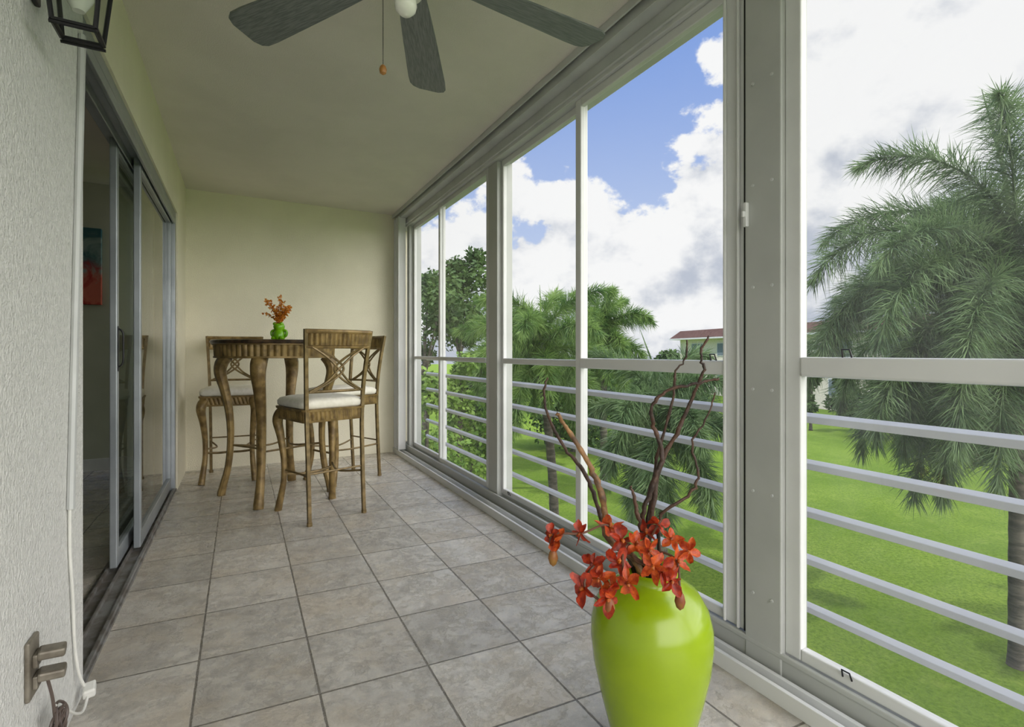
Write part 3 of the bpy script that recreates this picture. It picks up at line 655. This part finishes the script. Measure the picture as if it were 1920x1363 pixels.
tree(1265,66,-2.9,1.2,3.5,'faraway tree mass past the end of the pale building',42,M['tree'],n=4000,ls=.6)
tree(1130,70,-2.9,2.0,4.5,'faraway tree mass behind the taller palm',43,M['tree'],n=4000,ls=.6)
tree(1000,62,-2.9,2.2,4,'faraway tree mass behind the middle window',44,M['tree'],n=4000,ls=.6)
# apartment building across the lawn
b=thing('apartment_building','pale two storey apartment block with red brown roof across the lawn','building',(31.8,3.5,GZ),R(76))
MB().box(-14,36,-10,0,0,5.35).build('wall',M['bwall'],b)
MB().loft([[(-14.8,-10.8,5.4),(36.8,-10.8,5.4),(36.8,.8,5.4),(-14.8,.8,5.4)],[(-14,-10,6.2),(36,-10,6.2),(36,.0,6.2),(-14,.0,6.2)]]).build('roof',M['broof'],b)
MB().box(-14.8,36.8,-10.8,.82,5.28,5.42).build('fascia',M['bfascia'],b)
for fl in (0,1):
    for k in range(12):
        x=-12.5+k*4.05
        w=MB().box(x,x+1.9,-.02,.06,fl*2.7+.95,fl*2.7+2.2).build('window_frame',M['bfascia'],b)
        MB().box(x+.08,x+.91,.05,.08,fl*2.7+1.03,fl*2.7+2.12).box(x+.99,x+1.82,.05,.08,fl*2.7+1.03,fl*2.7+2.12).build('pane',M['bwin'],w)
MB().box(-14,36,0,.15,2.6,2.8).build('floor_band',M['bfascia'],b)
# ------------------------------------------------------------------ light
sun=bpy.data.lights.new('sun','SUN'); sun.energy=3.3; sun.angle=R(1.2); sun.color=(1,.95,.84)
so=bpy.data.objects.new('sun',sun); C.objects.link(so)
so.rotation_euler=Vector((.45,-.22,-.86)).to_track_quat('-Z','Y').to_euler()
rl=bpy.data.lights.new('inner_room_added_fill','POINT'); rl.energy=3; rl.shadow_soft_size=.15; rl.color=(1,.92,.8)  # unseen point light, added to lift the inner room's brightness
ro=bpy.data.objects.new('inner_room_added_fill',rl); C.objects.link(ro); ro.location=(-2.2,4.0,2.2)
W=bpy.data.worlds.new('sky'); SC.world=W; W.use_nodes=True; T=NT(W.node_tree); bg=W.node_tree.nodes['Background']
dv=T.n('ShaderNodeTexCoord').outputs['Generated']
def dot(v):
    x=T.n('ShaderNodeVectorMath',operation='DOT_PRODUCT'); T.l(dv,x.inputs[0]); x.inputs[1].default_value=v; return x.outputs['Value']
A=dot((cT,-sT,0)); Z=dot((0,0,1))
zb=T.M('ADD',T.M('ADD',T.M('MULTIPLY',A,.30),.268),T.M('MULTIPLY',T.M('MULTIPLY',A,T.M('ABSOLUTE',A)),.9))
mp=T.n('ShaderNodeMapping'); mp.inputs['Scale'].default_value=(1,1,1.35); mp.inputs['Location'].default_value=(.35,.1,.2); T.l(dv,mp.inputs[0])
n1=T.noise(mp.outputs[0],4.6,14,.56,.05); n2=T.noise(mp.outputs[0],3.0,5,.5,.1)
# the same field sampled a little towards the light gives puffs a bright and a grey side
mp2=T.n('ShaderNodeMapping'); mp2.inputs['Scale'].default_value=(1,1,1.35); mp2.inputs['Location'].default_value=(.33,.12,.27); T.l(dv,mp2.inputs[0])
n1b=T.noise(mp2.outputs[0],4.6,14,.56,.05)
dens=T.M('ADD',T.M('MULTIPLY',T.M('SUBTRACT',zb,Z),2.2),T.M('MULTIPLY',T.M('SUBTRACT',n1,.5),2.1))
cm=T.ss(dens,-.03,.06)
blue=T.mix(T.ss(Z,.0,.6),srgb(204,218,242),srgb(126,160,226))
relief=T.M('MULTIPLY',T.M('SUBTRACT',n1b,n1),2.4)
shade=T.M('ADD',relief,T.M('MULTIPLY',T.M('SUBTRACT',n2,.5),.9))
shade=T.M('ADD',shade,T.M('MULTIPLY',T.M('SUBTRACT',.20,Z),1.1))
shade=T.M('ADD',shade,T.ss(A,.3,.55,0.,.10))
cloud=T.mix(T.ss(shade,-.12,.46),(.965,.965,.967),srgb(190,197,211))
skyc=T.mix(cm,blue,cloud)
fill_mask=T.ss(dot((.35,-.93,.1)),.12,.6)  # sky area behind and right of the camera, brightened to fill the porch
skyc=T.mix(fill_mask,skyc,(1.0,.97,.94))
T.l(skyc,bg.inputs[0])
sky_fill=T.M('MULTIPLY',fill_mask,3.45)  # added strength of that out-of-view sky fill
zn=T.ss(Z,.62,.9,0.,1.0)  # overhead sky above the view, also boosted as added fill
T.l(T.M('ADD',T.M('ADD',sky_fill,zn),1.0),bg.inputs[1])
# ------------------------------------------------------------------ camera
cam=bpy.data.cameras.new('camera'); co=bpy.data.objects.new('camera',cam); C.objects.link(co)
co.location=(0,0,H); co.rotation_euler=(R(90),0,-TH)
cam.sensor_width=36; cam.lens=36*F/1920; cam.shift_y=-21.5/1920; cam.clip_start=.02; cam.clip_end=500
SC.camera=co
SC.view_settings.view_transform='Standard'
